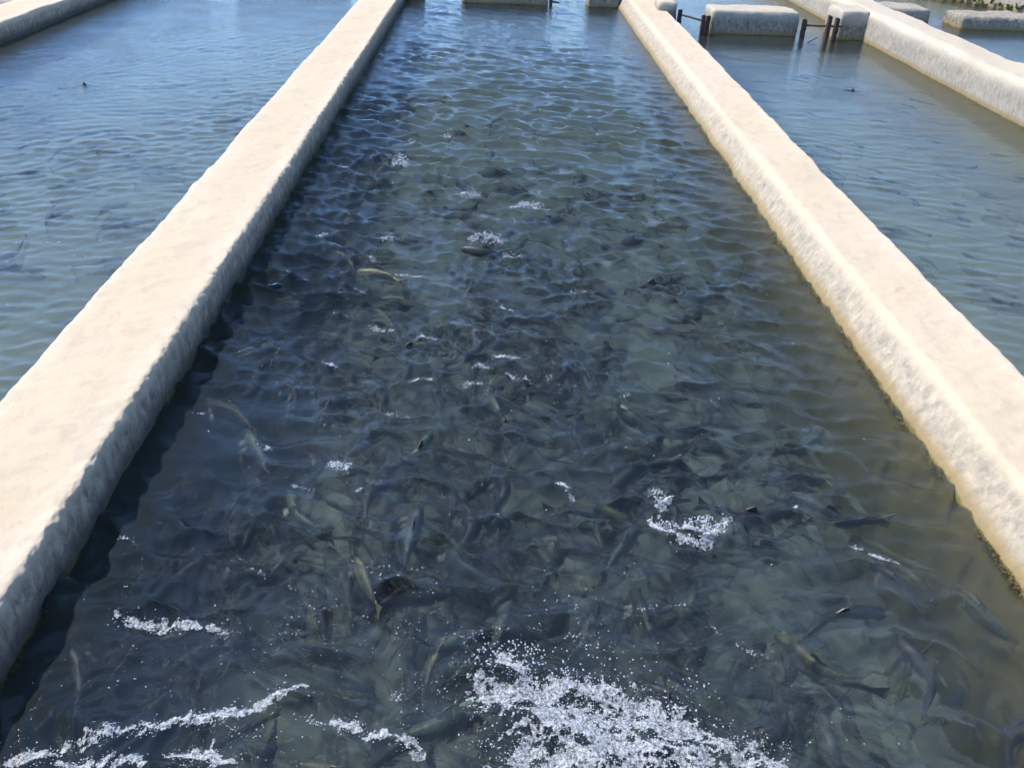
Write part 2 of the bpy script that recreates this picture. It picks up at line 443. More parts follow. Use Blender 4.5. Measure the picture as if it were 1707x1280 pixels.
# ------------------------------------------------------------------ blocks of the cross walls
def rough_block(name, x0, x1, y0, y1, z1, mat, seed, bev=0.05, lean=0.02, z0=-0.78):
    """rounded, hand plastered block as a subdivided box"""
    nx, ny, nz = max(6, int((x1 - x0) / 0.03)), max(6, int((y1 - y0) / 0.035)), 34
    V, F = [], []
    cx, cy, cz = (x0 + x1) / 2, (y0 + y1) / 2, (z0 + z1) / 2
    hx, hy, hz = (x1 - x0) / 2, (y1 - y0) / 2, (z1 - z0) / 2
    def face(o, du, dv, nu, nv):
        base = len(V)
        for i in range(nu + 1):
            for j in range(nv + 1):
                V.append(np.array(o) + np.array(du) * (i / nu * 2) + np.array(dv) * (j / nv * 2))
        for i in range(nu):
            for j in range(nv):
                a = base + i * (nv + 1) + j
                F.append((a, a + nv + 1, a + nv + 2, a + 1))
    face((-hx, -hy, -hz), (hx, 0, 0), (0, 0, hz), nx, nz)
    face((hx, -hy, -hz), (0, hy, 0), (0, 0, hz), ny, nz)
    face((hx, hy, -hz), (-hx, 0, 0), (0, 0, hz), nx, nz)
    face((-hx, hy, -hz), (0, -hy, 0), (0, 0, hz), ny, nz)
    face((-hx, -hy, hz), (hx, 0, 0), (0, hy, 0), nx, ny)
    V = np.array(V)
    inner = np.clip(V, [-hx + bev, -hy + bev, -hz], [hx - bev, hy - bev, hz - bev])
    dv = V - inner; L = np.linalg.norm(dv, axis=1)[:, None] + 1e-9
    V = np.where(L > 1e-6, inner + dv / L * np.minimum(bev, L), V)
    up = np.clip((V[:, 2] + cz) / max(z1, .01), 0, 1.2)
    V[:, 0] -= np.sign(V[:, 0]) * lean * up * (np.abs(V[:, 0]) / hx)
    V[:, 1] -= np.sign(V[:, 1]) * lean * up * (np.abs(V[:, 1]) / hy)
    W = V + [cx, cy, cz]
    d = 0.018 * vnoise(W, 4.5, seed) + 0.006 * fbm(W, 11, 3, seed + 2)
    nrm = dv / L
    V = V + nrm * d[:, None]
    V += [cx, cy, cz]
    me_o = mesh_obj(name, V, F, mat)
    return me_o

blk = rough_block('concrete_block', 3.06, 4.34, 13.05, 13.66, 0.315, M_block, 3, 0.055)
tag(blk, 'free standing grey concrete block between the two sluice gaps of the right pool', 'concrete block')
b = rough_block('concrete_block', 4.85, 5.30, 12.93, 13.55, 0.385, M_block, 5, 0.05)
tag(b, 'short concrete stub joined to the tall right wall beside rusty posts', 'concrete block')
b = rough_block('concrete_block', 2.40, 2.68, 13.55, 14.15, 0.32, M_block, 6, 0.05)
tag(b, 'small concrete stub behind the sunlit wall, at the left end of the gate bar', 'concrete block')
b = rough_block('concrete_block', -0.50, 0.885, 15.03, 15.6, 0.24, M_block, 7, 0.05)
tag(b, 'long concrete block standing alone across the far end of the churning pool', 'concrete block')
b = rough_block('concrete_block', -1.45, -1.115, 15.02, 15.6, 0.24, M_block, 8, 0.05)
tag(b, 'short dark stub at the far left corner of the churning pool', 'concrete block')
b = rough_block('concrete_block', 1.52, 2.03, 15.05, 15.6, 0.26, M_block, 9, 0.05)
tag(b, 'cream stub at the far right corner of the churning pool', 'concrete block')
b = rough_block('concrete_block', 5.7, 7.0, 14.75, 15.4, 0.20, M_wall_b, 10, 0.07)
tag(b, 'rounded concrete block end showing just behind the tall right wall', 'concrete block')
b = rough_block('concrete_block', 7.24, 9.9, 14.25, 14.95, 0.185, M_block, 12, 0.06)
tag(b, 'low long concrete block at the right edge with black stained waterline', 'concrete block')
b = rough_block('concrete_block', -4.6, -2.6, 16.8, 17.4, 0.24, M_block, 14, 0.05)
tag(b, 'concrete block across the far end of the left pool', 'concrete block')
b = rough_block('concrete_block', -5.8, -5.2, 16.8, 17.4, 0.24, M_block, 15, 0.05)
tag(b, 'concrete stub at the far left corner of the left pool', 'concrete block')

# ------------------------------------------------------------------ sluice frames
def channel_post(name, x, y, z1, mat, parent, seed, w=0.05, d=0.07, flip=1, tilt=0.0):
    """steel U channel standing on end, pitted"""
    th = 0.012
    O = [(-w / 2, -d / 2), (w / 2, -d / 2), (w / 2, -d / 2 + th), (-w / 2 + th, -d / 2 + th), (-w / 2 + th, d / 2 - th), (w / 2, d / 2 - th), (w / 2, d / 2), (-w / 2, d / 2)]
    O = [(a * flip, b_) for a, b_ in O]
    zs = np.linspace(-0.78, z1, 26)
    V = []
    for z in zs:
        for a, b_ in O: V.append((a + x + tilt * z, b_ + y, z))
    V = np.array(V)
    V[:, :2] += 0.006 * np.stack([vnoise(V, 24, seed), vnoise(V, 24, seed + 1)], -1)
    V[:, 2] += 0.012 * vnoise(V * [1, 1, 0], 30, seed + 2) * (V[:, 2] > z1 - 0.05)
    n = len(zs); k = len(O)
    F = [tuple((i * k + j, i * k + (j + 1) % k, (i + 1) * k + (j + 1) % k, (i + 1) * k + j)) for i in range(n - 1) for j in range(k)]
    F.append(tuple((n - 1) * k + j for j in range(k)))
    return mesh_obj(name, V, F, mat, parent=parent, smooth=False)

def rod(name, a, b_, r, mat, parent=None, seed=0, seg=14):
    a, b_ = np.array(a, float), np.array(b_, float)
    d = (b_ - a) / np.linalg.norm(b_ - a)
    u = np.cross(d, [0, 0, 1.0]);
    if np.linalg.norm(u) < 1e-3: u = np.array([1.0, 0, 0])
    u /= np.linalg.norm(u); v = np.cross(d, u)
    V = []
    for i in range(seg + 1):
        c = a + (b_ - a) * i / seg
        for j in range(8):
            t = 2 * math.pi * j / 8; V.append(c + (u * math.cos(t) + v * math.sin(t)) * r)
    V = np.array(V); V += 0.002 * np.stack([vnoise(V, 14, seed + q) for q in range(3)], -1)
    F = [(i * 8 + j, i * 8 + (j + 1) % 8, (i + 1) * 8 + (j + 1) % 8, (i + 1) * 8 + j) for i in range(seg) for j in range(8)]
    F += [tuple(range(7, -1, -1)), tuple(seg * 8 + j for j in range(8))]
    return mesh_obj(name, V, F, mat, parent=parent)

def local(o, p):   # children are modelled in world coordinates, so keep the parent at its base and shift back
    for c in o.children:
        c.location = (-p[0], -p[1], -p[2])

def sluice(name, posts, bars, label):
    p0 = (posts[0][0], posts[0][1], 0.0)
    e = empty(name, p0)
    for k, (x, y, z, m, fl) in enumerate(posts):
        channel_post('post', x, y, z, m, e, 50 + 3 * k + int(x * 10), flip=fl, tilt=0.01 * (k - 1))
    for k, (a, b_) in enumerate(bars):
        rod('cross_bar', a, b_, 0.014, M_rust, e, k)
    local(e, p0)
    tag(e, label, 'sluice gate', 'sluice gate frames of the right pool')
    return e
sluice('sluice_frame', [(2.715, 13.50, 0.235, M_dark, -1), (2.93, 12.90, 0.26, M_rust, 1), (3.00, 12.93, 0.245, M_rust, 1)],
       [((2.70, 13.25, 0.20), (3.02, 12.93, 0.165))],
       'rusty steel gate frame in the gap left of the free standing block')
sluice('sluice_frame', [(4.385, 12.99, 0.24, M_dark, -1), (4.66, 12.80, 0.33, M_rust, 1), (4.79, 12.86, 0.29, M_rust, 1)],
       [((4.36, 12.98, 0.165), (4.88, 12.84, 0.19))],
       'rusty steel gate frame between the free standing block and the tall right wall')
e = sluice('sluice_frame', [(0.93, 15.10, 0.12, M_rust, -1)], [((0.93, 15.10, 0.05), (1.06, 15.06, 0.04))],
           'small rusty post stub at the end of the far centre block')
e['group'] = 'sluice gate frames of the churning pool'

# ------------------------------------------------------------------ water
RINGS_MID = [(0.80, 2.56, 0.0110, 0.075, 0.30), (0.35, 1.45, 0.0050, 0.085, 0.5),
             (0.15, 4.9, 0.010, 0.11, 0.55), (-0.1, 6.6, 0.010, 0.12, 0.6), (-0.7, 5.6, 0.006, 0.10, 0.5), (0.1, 3.6, 0.008, 0.09, 0.6)]
rr_ = np.random.default_rng(77)
for k in range(46):
    RINGS_MID.append((rr_.uniform(-1.3, 1.5), 1.5 + 6.5 * rr_.random() ** 1.2, rr_.uniform(0.0015, 0.006), rr_.uniform(0.045, 0.10), rr_.uniform(0.12, 0.32)))
RINGS_L = [(-4.05, 8.9, 0.006, 0.09, 0.3), (-4.9, 7.9, 0.003, 0.08, 0.3)]
RINGS_R = [(4.05, 9.9, 0.006, 0.09, 0.25)]

class Sea:
    def __init__(s, seed, n, lam, slope, spread, mean_dir, rings, peak=None):
        r = np.random.default_rng(seed)
        s.lam = np.exp(r.uniform(math.log(lam[0]), math.log(lam[1]), n))
        th = r.normal(mean_dir, 1.0, n) * 0 + mean_dir + r.normal(0, 1, n) * np.where(s.lam > 0.11, spread, spread * 1.7)
        s.k = 2 * math.pi / s.lam
        s.kx, s.ky = s.k * np.sin(th), s.k * np.cos(th)
        s.ph = r.uniform(0, 2 * math.pi, n)
        w = np.exp(-((np.log(s.lam) - math.log(peak)) / 0.55) ** 2) + 0.15 if peak else np.ones(n)
        w *= r.uniform(0.5, 1.2, n)
        s.sl = w / math.sqrt((w ** 2).sum() / 2) * slope
        s.grp = r.integers(0, 3, n); s.seed = seed; s.rings = rings
    def eval(s, x, y, dx, dy, env=None, chop=0.52):
        shp = x.shape
        P = np.stack([x.ravel() * 0.7, y.ravel(), np.zeros(x.size)], -1)
        masks = [np.clip(0.75 + 0.75 * vnoise(P, 1.3, s.seed + 31 * q).reshape(shp), 0.08, 2) for q in range(3)]
        ex = 1.0 if env is None else env(x, y)
        hz = np.zeros(shp); hx = np.zeros(shp); hy = np.zeros(shp)
        for i in range(len(s.k)):
            kyy, kxx = abs(s.ky[i]) + 1e-6, abs(s.kx[i]) + 1e-6
            att = np.exp(-(0.42 * dy * kyy) ** 2 - (0.42 * dx * kxx) ** 2)
            a = s.sl[i] / s.k[i] * att * masks[s.grp[i]] * ex
            p = s.kx[i] * x + s.ky[i] * y + s.ph[i]
            sn = np.sin(p); cs = np.cos(p)
            hz += a * cs
            hx -= a * chop * s.kx[i] / s.k[i] * sn; hy -= a * chop * s.ky[i] / s.k[i] * sn
        for (rx, ry, A, L, R) in s.rings:
            m = (np.abs(x - rx) < 3 * R) & (np.abs(y - ry) < 3 * R)
            if not m.any(): continue
            xs, ysv = x[m] - rx, y[m] - ry
            r = np.sqrt(xs ** 2 + ysv ** 2) + 1e-6
            Pn = np.column_stack([xs + rx, ysv + ry, xs * 0]); r2 = r * (1 + 0.12 * np.sin(3 * np.arctan2(ysv, xs) + rx * 9)) + 0.022 * vnoise(Pn, 8.0, 5) + 0.008 * vnoise(Pn, 22.0, 6)
            dd = np.broadcast_to(dy, x.shape)[m]
            hz[m] += A * np.exp(-(r / R) ** 2) * np.cos(2 * math.pi * r2 / L) * np.exp(-(0.42 * dd * 2 * math.pi / L) ** 2)
        return hx, hy, hz

def water_body(name, x0, x1, y0, y1, dx, near, k, sea, mat, env=None):
    xs = np.linspace(x0, x1, int((x1 - x0) / dx) + 1)
    ys = ysteps(y0, y1, near, k)
    dys = np.gradient(ys)
    X, Y = np.meshgrid(xs, ys, indexing='ij')
    DY = np.broadcast_to(dys[None, :], X.shape)
    hx, hy, hz = sea.eval(X, Y, dx, DY, env)
    edge = np.ones_like(X); edge[0, :] = edge[-1, :] = 0; edge[:, 0] = edge[:, -1] = 0
    V = np.stack([X + hx * edge, Y + hy * edge, hz], -1).reshape(-1, 3)
    nu, nv = len(xs), len(ys)
    F = [grid_faces(nu, nv)]
    # skirt and bottom close the body of water
    idx = np.arange(nu * nv).reshape(nu, nv)
    loop = np.concatenate([idx[:, 0], idx[-1, 1:], idx[-2::-1, -1], idx[0, -2:0:-1]])
    base = len(V); B = V[loop].copy(); B[:, 2] = -0.86
    V = np.vstack([V, B]); n = len(loop); j = np.arange(n); j2 = (j + 1) % n
    F.append(np.stack([loop[j], base + j, base + j2, loop[j2]], -1))
    V = np.vstack([V, [[(x0 + x1) / 2, (y0 + y1) / 2, -0.86]]])
    F = np.vstack(F)
    me = bpy.data.meshes.new(name)
    c = len(V) - 1
    tri = np.stack([base + j2, base + j, np.full(n, c)], -1)
    tot = len(F) * 4 + len(tri) * 3
    me.vertices.add(len(V)); me.vertices.foreach_set('co', V.astype(np.float32).ravel())
    me.loops.add(tot); me.loops.foreach_set('vertex_index', np.concatenate([F.ravel(), tri.ravel()]).astype(np.int32))
    me.polygons.add(len(F) + len(tri))
    me.polygons.foreach_set('loop_start', np.concatenate([np.arange(len(F)) * 4, len(F) * 4 + np.arange(len(tri)) * 3]).astype(np.int32))
    me.update(calc_edges=True)
    me.polygons.foreach_set('use_smooth', np.ones(len(me.polygons), dtype=bool))
    me.materials.append(mat)
    o = bpy.data.objects.new(name, me); C.objects.link(o); o['kind'] = 'structure'
    return o, (xs, ys, hz)

def env_mid(x, y):
    e = 0.62 + 0.55 * np.exp(-((y - 5.2) / 3.2) ** 2)
    e *= 1 - 0.62 * np.clip((x - 0.9) / 0.9, 0, 1)
    e *= 1 - 0.45 * np.clip((-0.9 - x) / 0.5, 0, 1)
    e *= np.clip(0.85 + (y - 1.4) * 0.2, 0.8, 1)
    return e
sea_mid = Sea(3, 170, (0.035, 0.60), 0.84, 0.44, 0.08, RINGS_MID, 0.15)
sea_l = Sea(8, 90, (0.05, 0.65), 0.20, 0.50, -0.15, RINGS_L, 0.12)
sea_r = Sea(9, 90, (0.05, 0.60), 0.13, 0.32, 0.12, RINGS_R, 0.11)
wm, field_mid = water_body('water', -1.80, 2.20, YN + 0.02, YF - 0.02, 0.0085, 0.0065, 0.00045, sea_mid, M_water_mid, env_mid)
wl, field_l = water_body('water', -6.10, -1.81, YN + 0.02, YF - 0.02, 0.012, 0.012, 0.0005, sea_l, M_water_left)
wr, field_r = water_body('water', 2.21, 5.52, YN + 0.02, YF - 0.02, 0.012, 0.012, 0.0005, sea_r, M_water_right)
wr2, field_r2 = water_body('water', 5.53, XR + 4, YN + 0.02, YF - 0.02, 0.05, 0.05, 0.0012, sea_r, M_water_right)

def height(field, x, y):
    xs, ys, hz = field
    i = np.clip(((x - xs[0]) / (xs[1] - xs[0])).astype(int), 0, len(xs) - 1)
    j = np.clip(np.searchsorted(ys, y), 0, len(ys) - 1)
    return hz[i, j]

# ------------------------------------------------------------------ fish
def fish_variant(bend, length=0.38, nseg=18):
    """trout swimming along +Y (head at +Y); returns body, fins, eyes as vertex/face lists"""
    ts = np.linspace(0, 1, nseg)     # 0 nose, 1 tail root
    hgt = np.interp(ts, [0, .04, .12, .25, .40, .58, .75, .88, 1.0], [.004, .016, .028, .037, .041, .037, .026, .016, .014]) * length / 0.38
    wid = np.interp(ts, [0, .04, .12, .25, .40, .58, .75, .88, 1.0], [.004, .013, .022, .027, .028, .023, .014, .008, .004]) * length / 0.38
    def spine(t):
        s = t * length * 0.86
        off = bend * (t ** 1.6) * math.sin(1.4 * math.pi * t + 0.2)
        return np.array([off, length * 0.45 - s, 0.0])
    V, k = [], 12
    for t, h, w in zip(ts, hgt, wid):
        c = spine(t); d = spine(min(1, t + .01)) - spine(max(0, t - .01)); d /= np.linalg.norm(d); r = np.array([d[1], -d[0], 0])
        for j in range(k):
            a = 2 * math.pi * j / k
            V.append(c + r * w * math.cos(a) + np.array([0, 0, 1]) * h * math.sin(a) * (1.0 if math.sin(a) > 0 else 1.1))
    F = [(i * k + j, (i + 1) * k + j, (i + 1) * k + (j + 1) % k, i * k + (j + 1) % k) for i in range(nseg - 1) for j in range(k)]
    F += [tuple(range(k)), tuple((nseg - 1) * k + j for j in reversed(range(k)))]
    body = (V, F)
    def slab(outline, th):   # outline points in 3-D plus thickness direction
        O, n = outline; O = [np.array(o) for o in O]; n = np.array(n)
        VV = [o + n * th for o in O] + [o - n * th for o in O]; m = len(O)
        FF = [tuple(range(m)), tuple(range(2 * m - 1, m - 1, -1))] + [(i, m + i, m + (i + 1) % m, (i + 1) % m) for i in range(m)]
        return VV, FF
    e = spine(1.0); d = spine(1.0) - spine(0.97); d /= np.linalg.norm(d); r = np.array([d[1], -d[0], 0]); z = np.array([0, 0, 1.0])
    L = length / 0.38
    d2 = d + r * bend * 3; d2 /= np.linalg.norm(d2)
    tail = slab(([e + z * .012 * L, e + d2 * .020 * L + z * .022 * L, e + d2 * .055 * L + z * .043 * L, e + d2 * .050 * L + z * .02 * L, e + d2 * .044 * L, e + d2 * .050 * L - z * .02 * L,
                  e + d2 * .055 * L - z * .043 * L, e + d2 * .020 * L - z * .022 * L, e - z * .012 * L], r), .0022)
    def top(t): 
        i = t * (nseg - 1); return spine(t) + z * np.interp(i, range(nseg), hgt) * 0.92
    dd = slab(([top(.42), top(.45) + z * .026 * L, top(.50) + z * .027 * L, top(.57) + z * .010 * L, top(.58)], (1, 0, 0)), .0018)
    ad = slab(([top(.82), top(.85) + z * .011 * L, top(.88) + z * .010 * L, top(.87)], (1, 0, 0)), .0015)
    pec = []
    for s in (-1, 1):
        b0 = spine(.20) + np.array([s * .022 * L, 0, -.018 * L])
        pec.append(slab(([b0, b0 + np.array([s * .030, -.012, -.008]) * L, b0 + np.array([s * .040, -.036, -.012]) * L, b0 + np.array([s * .018, -.034, -.008]) * L, b0 + np.array([0, -.016, 0]) * L], (0, 0, 1)), .0016))
    eyes = []
    for s in (-1, 1):
        c = spine(.085) + np.array([s * .0165 * L, 0, .008 * L]); VV = []; n = 6
        for i in range(5):
            ph = math.pi * i / 4
            for j in range(n):
                a = 2 * math.pi * j / n; VV.append(c + .0052 * L * np.array([s * math.cos(ph) * .6, math.sin(ph) * math.cos(a), math.sin(ph) * math.sin(a)]))
        FF = [(i * n + j, i * n + (j + 1) % n, (i + 1) * n + (j + 1) % n, (i + 1) * n + j) for i in range(4) for j in range(n)]
        eyes.append((VV, FF))
    return body, tail, dd, ad, pec, eyes

def raw_mesh(name, vf, mat, smooth=True):
    me = bpy.data.meshes.new(name); me.from_pydata([tuple(map(float, v)) for v in vf[0]], [], vf[1]); me.update()
    me.polygons.foreach_set('use_smooth', np.full(len(me.polygons), smooth)); me.materials.append(mat); return me

VARIANTS = []
for vi, bend in enumerate((0.0, 0.045, -0.045, 0.09, -0.085)):
    body, tail, dd, ad, pec, eyes = fish_variant(bend)
    VARIANTS.append(dict(
        body=[raw_mesh('trout', body, m) for m in M_fish],
        parts=[('tail_fin', raw_mesh('tail_fin', tail, M_fin, False)), ('dorsal_fin', raw_mesh('dorsal_fin', dd, M_fin, False)),
               ('adipose_fin', raw_mesh('adipose_fin', ad, M_fin, False)), ('pectoral_fin', raw_mesh('pectoral_fin', pec[0], M_fin, False)),
               ('pectoral_fin', raw_mesh('pectoral_fin', pec[1], M_fin, False)), ('eye', raw_mesh('eye', eyes[0], M_eye)), ('eye', raw_mesh('eye', eyes[1], M_eye))]))
placed = []
def place_fish(x, y, z, heading, vi, mi, s, label, group=None, roll=0.0, pitch=0.0, parts=7):
    v = VARIANTS[vi]
    o = bpy.data.objects.new('trout', v['body'][mi]); C.objects.link(o)
    o.location = (x, y, z); o.rotation_euler = (pitch, roll, heading); o.scale = (s, s, s)
    for n, me in v['parts'][:parts]:
        c = bpy.data.objects.new(n, me); C.objects.link(c); c.parent = o
    tag(o, label, 'fish', group); placed.append((x, y, z, heading)); return o

def clear(x, y, z, hd, need=0.10):
    for (a, b_, c, h2) in placed:
        dx, dy, dz = x - a, y - b_, z - c
        if dx * dx + dy * dy > 0.2: continue
        # distance between the two body axes, sampled
        for s1 in (-0.15, -0.05, 0.05, 0.15):
            for s2 in (-0.15, -0.05, 0.05, 0.15):
                ex = dx - math.sin(hd) * s1 + math.sin(h2) * s2
                ey = dy + math.cos(hd) * s1 - math.cos(h2) * s2
                if ex * ex + ey * ey + (dz * 0.9) ** 2 < need * need: return False
    return True

R = math.radians
# the fish the photograph singles out (x, y, z, heading, bend, skin, size, label)
HERO = [
    (1.06, 2.66, -0.012, R(-82), 1, 3, 0.95, 'dark trout arching its back out of the water beside the white splash ring', -8),
    (0.00, 5.10, -0.012, R(80), 2, 3, 1.00, 'black backed trout breaking the surface under silver spray in mid pool', 6),
    (-0.62, 4.72, -0.015, R(70), 1, 1, 0.95, 'olive backed trout at the surface with a trail of bright bubbles behind it', 0),
    (-0.40, 3.93, -0.020, R(-65), 0, 1, 0.9, 'olive green trout rolling at the surface left of the middle of the pool', 0),
    (0.98, 4.72, -0.020, R(-75), 2, 3, 0.95, 'dark trout with raised fins near the surface toward the sunlit right wall', 0),
    (1.25, 2.12, -0.050, R(-78), 2, 3, 1.15, 'long dark trout curved below the surface at the lower right of the pool', 0),
    (1.53, 2.30, -0.050, R(30), 1, 3, 0.75, 'small speckled dark trout just beyond the long curved one', 0),
    (1.78, 2.16, -0.055, R(20), 0, 2, 0.75, 'pale green trout near the foot of the sunlit right wall', 0),
    (0.06, 2.02, -0.050, R(-15), 1, 0, 1.05, 'blue grey trout pointing away up the pool just beyond the big froth patch', 0),
    (-0.12, 1.92, -0.045, R(-35), 2, 1, 0.8, 'olive speckled trout left of the blue grey one near the froth', 0),
    (-0.40, 2.25, -0.045, R(24), 0, 1, 0.8, 'small golden olive trout in the lower left of the pool', 0),
    (-0.10, 1.68, -0.050, R(-55), 1, 2, 1.0, 'pale green trout slanting toward the froth', 0),
    (-0.96, 3.02, -0.045, R(28), 0, 2, 1.0, 'pale speckled trout beside the shaded left wall', 0),
    (-0.70, 2.62, -0.050, R(30), 2, 2, 0.9, 'mottled green trout in open water at the left of the pool', 0),
    (-0.26, 2.52, -0.050, R(-5), 0, 0, 1.1, 'slate trout swimming straight up the pool at its left middle', 0),
    (-0.28, 3.05, -0.030, R(-20), 1, 2, 0.9, 'curved pale trout turning beside a dark swirl', 0),
    (-0.38, 1.52, -0.040, R(80), 0, 1, 0.9, 'olive trout crossing beside the left edge of the froth', 0),
    (0.58, 2.10, -0.060, R(8), 0, 3, 1.05, 'thin dark trout pointing away on the right of the froth', 0),
    (1.12, 1.92, -0.055, R(40), 2, 1, 1.0, 'olive brown trout slanting below the lower right water', 0),
    (0.05, 3.42, -0.030, R(15), 0, 2, 0.85, 'pale trout lit green under the bright bubble line in mid pool', 0),
    (-3.52, 4.28, -0.10, R(-28), 0, 0, 1.05, 'dark trout lowest in the calm left pool, pointing away', 0),
    (-2.98, 4.28, -0.11, R(-28), 1, 0, 0.85, 'dark trout in the left pool close beside the cream wall', 0),
    (-4.05, 4.95, -0.12, R(-48), 0, 0, 0.9, 'slim trout slanting across the calm left pool', 0),
    (-3.30, 4.98, -0.12, R(-50), 2, 0, 0.95, 'slim trout slanting up the left pool just beside the cream wall', 0),
]
for (x, y, z, hd, vi, mi, s, lab, pitch) in HERO:
    if x > -1.8:
        z = z + float(height(field_mid, np.array([x]), np.array([y]))[0])
    place_fish(x, y, z - (0.012 if z < -0.03 else 0.010), hd, vi, mi, s, lab, pitch=R(pitch), roll=R(random.uniform(-14, 14)))

def school(n, xr, yr, zr, hd_mu, hd_sd, skins, label, group, parts, wfun=None, smin=0.75, smax=1.1, need=0.10, ypow=1.0):
    r = random.Random(n * 7 + int(yr[0] * 10) + int(abs(xr[0]) * 3)); k = 0; tries = 0
    while k < n and tries < n * 60:
        tries += 1
        x = r.uniform(*xr); y = yr[0] + (yr[1] - yr[0]) * r.random() ** ypow; z = -(zr[0] + (zr[1] - zr[0]) * r.random() ** 1.3)
        if wfun and r.random() > wfun(x, y): continue
        hd = r.gauss(hd_mu if r.random() < 0.65 else hd_mu + math.pi, hd_sd)
        if not clear(x, y, z, hd, need): continue
        mi = r.choice(skins)
        ax = hd % (2 * math.pi); ax = ax - 2 * math.pi if ax > math.pi else ax
        way = 'heading away' if abs(ax) < 0.6 else 'heading nearer' if abs(ax) > 2.54 else 'slanting left' if ax > 0 else 'slanting right'
        look = ('slate grey', 'olive', 'pale green', 'near black')[mi]
        u = (x - xr[0]) / (xr[1] - xr[0])
        side = ('close to its left wall', 'left of its middle', 'right of its middle', 'close to its right wall')[min(3, int(u * 4))]
        lb = '%s trout %s in %s, %s' % (look, way, label, side)
        place_fish(x, y, z, hd, r.randrange(5), mi, r.uniform(smin, smax), lb, group, roll=r.uniform(-.35, .35), pitch=r.uniform(-.12, .12), parts=parts)
        k += 1
def w_mid(x, y):
    a = 1 - 0.7 * max(0, (x - 1.2)) / 0.6
    return a * (1.0 if y < 5.5 else max(0.12, 1 - (y - 5.5) / 3.0))
school(82, (-1.25, 1.70), (1.45, 3.6), (0.06, 0.24), 0.0, 0.75, [0, 3, 1, 3, 3, 3, 2], 'near churning water', 'trout under the near water of the churning pool', 7, w_mid, need=0.07)
school(93, (-1.25, 1.70), (3.6, 9.5), (0.055, 0.24), 0.0, 0.9, [0, 3, 3, 3, 1], 'far churning water', 'trout under the far water of the churning pool', 5, w_mid, need=0.08, ypow=1.2)
school(44, (-5.2, -2.3), (4.6, 9.5), (0.07, 0.17), -0.75, 0.45, [0, 3, 3], 'the calm left pool', 'trout in the calm left pool', 4, None, need=0.12, ypow=1.3)
school(48, (2.75, 4.95), (4.6, 11.0), (0.06, 0.16), 0.75, 0.4, [0, 3, 3], 'the calm right pool', 'trout in the calm right pool', 4, None, smin=0.6, smax=0.9, need=0.12, ypow=1.2)

# the packed mass of the school, deeper down: more trout than anyone could count
def school_mass(n, seed):
    r = np.random.default_rng(seed); Vs, Fs, base = [], [], 0
    src = []
    for v in VARIANTS:
        me = v['body'][0]; co = np.empty(len(me.vertices) * 3); me.vertices.foreach_get('co', co)
        q = [tuple(p_.vertices) for p_ in me.polygons]; q4 = np.array([f for f in q if len(f) == 4])
        tl = v['parts'][0][1]; ct = np.empty(len(tl.vertices) * 3); tl.vertices.foreach_get('co', ct)
        tq = np.array([p_.vertices[:] for p_ in tl.polygons if len(p_.vertices) == 4]) + len(me.vertices)
        src.append((np.vstack([co.reshape(-1, 3), ct.reshape(-1, 3)]), np.vstack([q4, tq])))
    k = 0
    while k < n:
        x = r.normal(0.15, 0.75); y = r.uniform(0.9, 6.6)
        if not (-1.2 < x < 1.65) or r.random() > min(1.0, max(0.04, 1.5 - y / 4.6)): continue
        z = -r.uniform(0.24, 0.52); a = r.normal(0, 0.9) + (math.pi if r.random() < 0.4 else 0); sc = r.uniform(0.8, 1.15)
        V, F = src[r.integers(0, 5)]
        W = V * sc; W = np.column_stack([W[:, 0] * math.cos(a) - W[:, 1] * math.sin(a), W[:, 0] * math.sin(a) + W[:, 1] * math.cos(a), W[:, 2]]) + [x, y, z]
        Vs.append(W); Fs.append(F + base); base += len(W); k += 1
    o = mesh_obj('trout_school', np.vstack(Vs), np.vstack(Fs), M_fish[3], kind='stuff')
    o['label'] = 'packed mass of dark trout deep under the churning water'
school_mass(420, 4)

# surface nibblers far off in the side pools
place_fish(-4.02, 8.95, -0.033, R(82), 0, 3, 0.9, 'lone trout making a small swirl far up the calm left pool', pitch=R(4))
place_fish(4.02, 9.85, -0.028, R(78), 0, 3, 0.8, 'lone trout making a small swirl far up the right pool', pitch=R(4))

# ------------------------------------------------------------------ foam, bubbles and beads mimicking sun glints (uncountable)
ICO_V = []
p = (1 + 5 ** 0.5) / 2
for a, b_ in ((1, p), (1, -p), (-1, p), (-1, -p)):
    ICO_V += [(0, a, b_), (a, b_, 0), (b_, 0, a)]
ICO_V = np.array(ICO_V) / math.sqrt(1 + p * p)
def ico_faces():
    F = []
    for i in range(12):
        for j in range(i + 1, 12):
            for k in range(j + 1, 12):
                a, b_, c = ICO_V[i], ICO_V[j], ICO_V[k]
                if max(np.linalg.norm(a - b_), np.linalg.norm(b_ - c), np.linalg.norm(a - c)) < 1.1:
                    F.append((i, j, k) if np.dot(np.cross(b_ - a, c - a), a) > 0 else (i, k, j))
    return np.array(F)
ICO_F = ico_faces()

def bubbles(name, pts, rad, mat, label, flat=0.6):
    n = len(pts)
    sc = np.stack([rad, rad, rad * flat], -1)
    ang = rng.uniform(0, 6.28, n); ca, sa = np.cos(ang), np.sin(ang)
    el = rng.uniform(0.7, 1.5, n)
    B = ICO_V[None] * sc[:, None]
    B[..., 0] *= el[:, None]
    X = B[..., 0] * ca[:, None] - B[..., 1] * sa[:, None]; Y = B[..., 0] * sa[:, None] + B[..., 1] * ca[:, None]
    V = np.stack([X, Y, B[..., 2]], -1) + pts[:, None]
    F = (ICO_F[None] + 12 * np.arange(n)[:, None, None]).reshape(-1, 3)
    o = mesh_obj(name, V.reshape(-1, 3), F, mat, kind='stuff')
    o['label'] = label
    return o

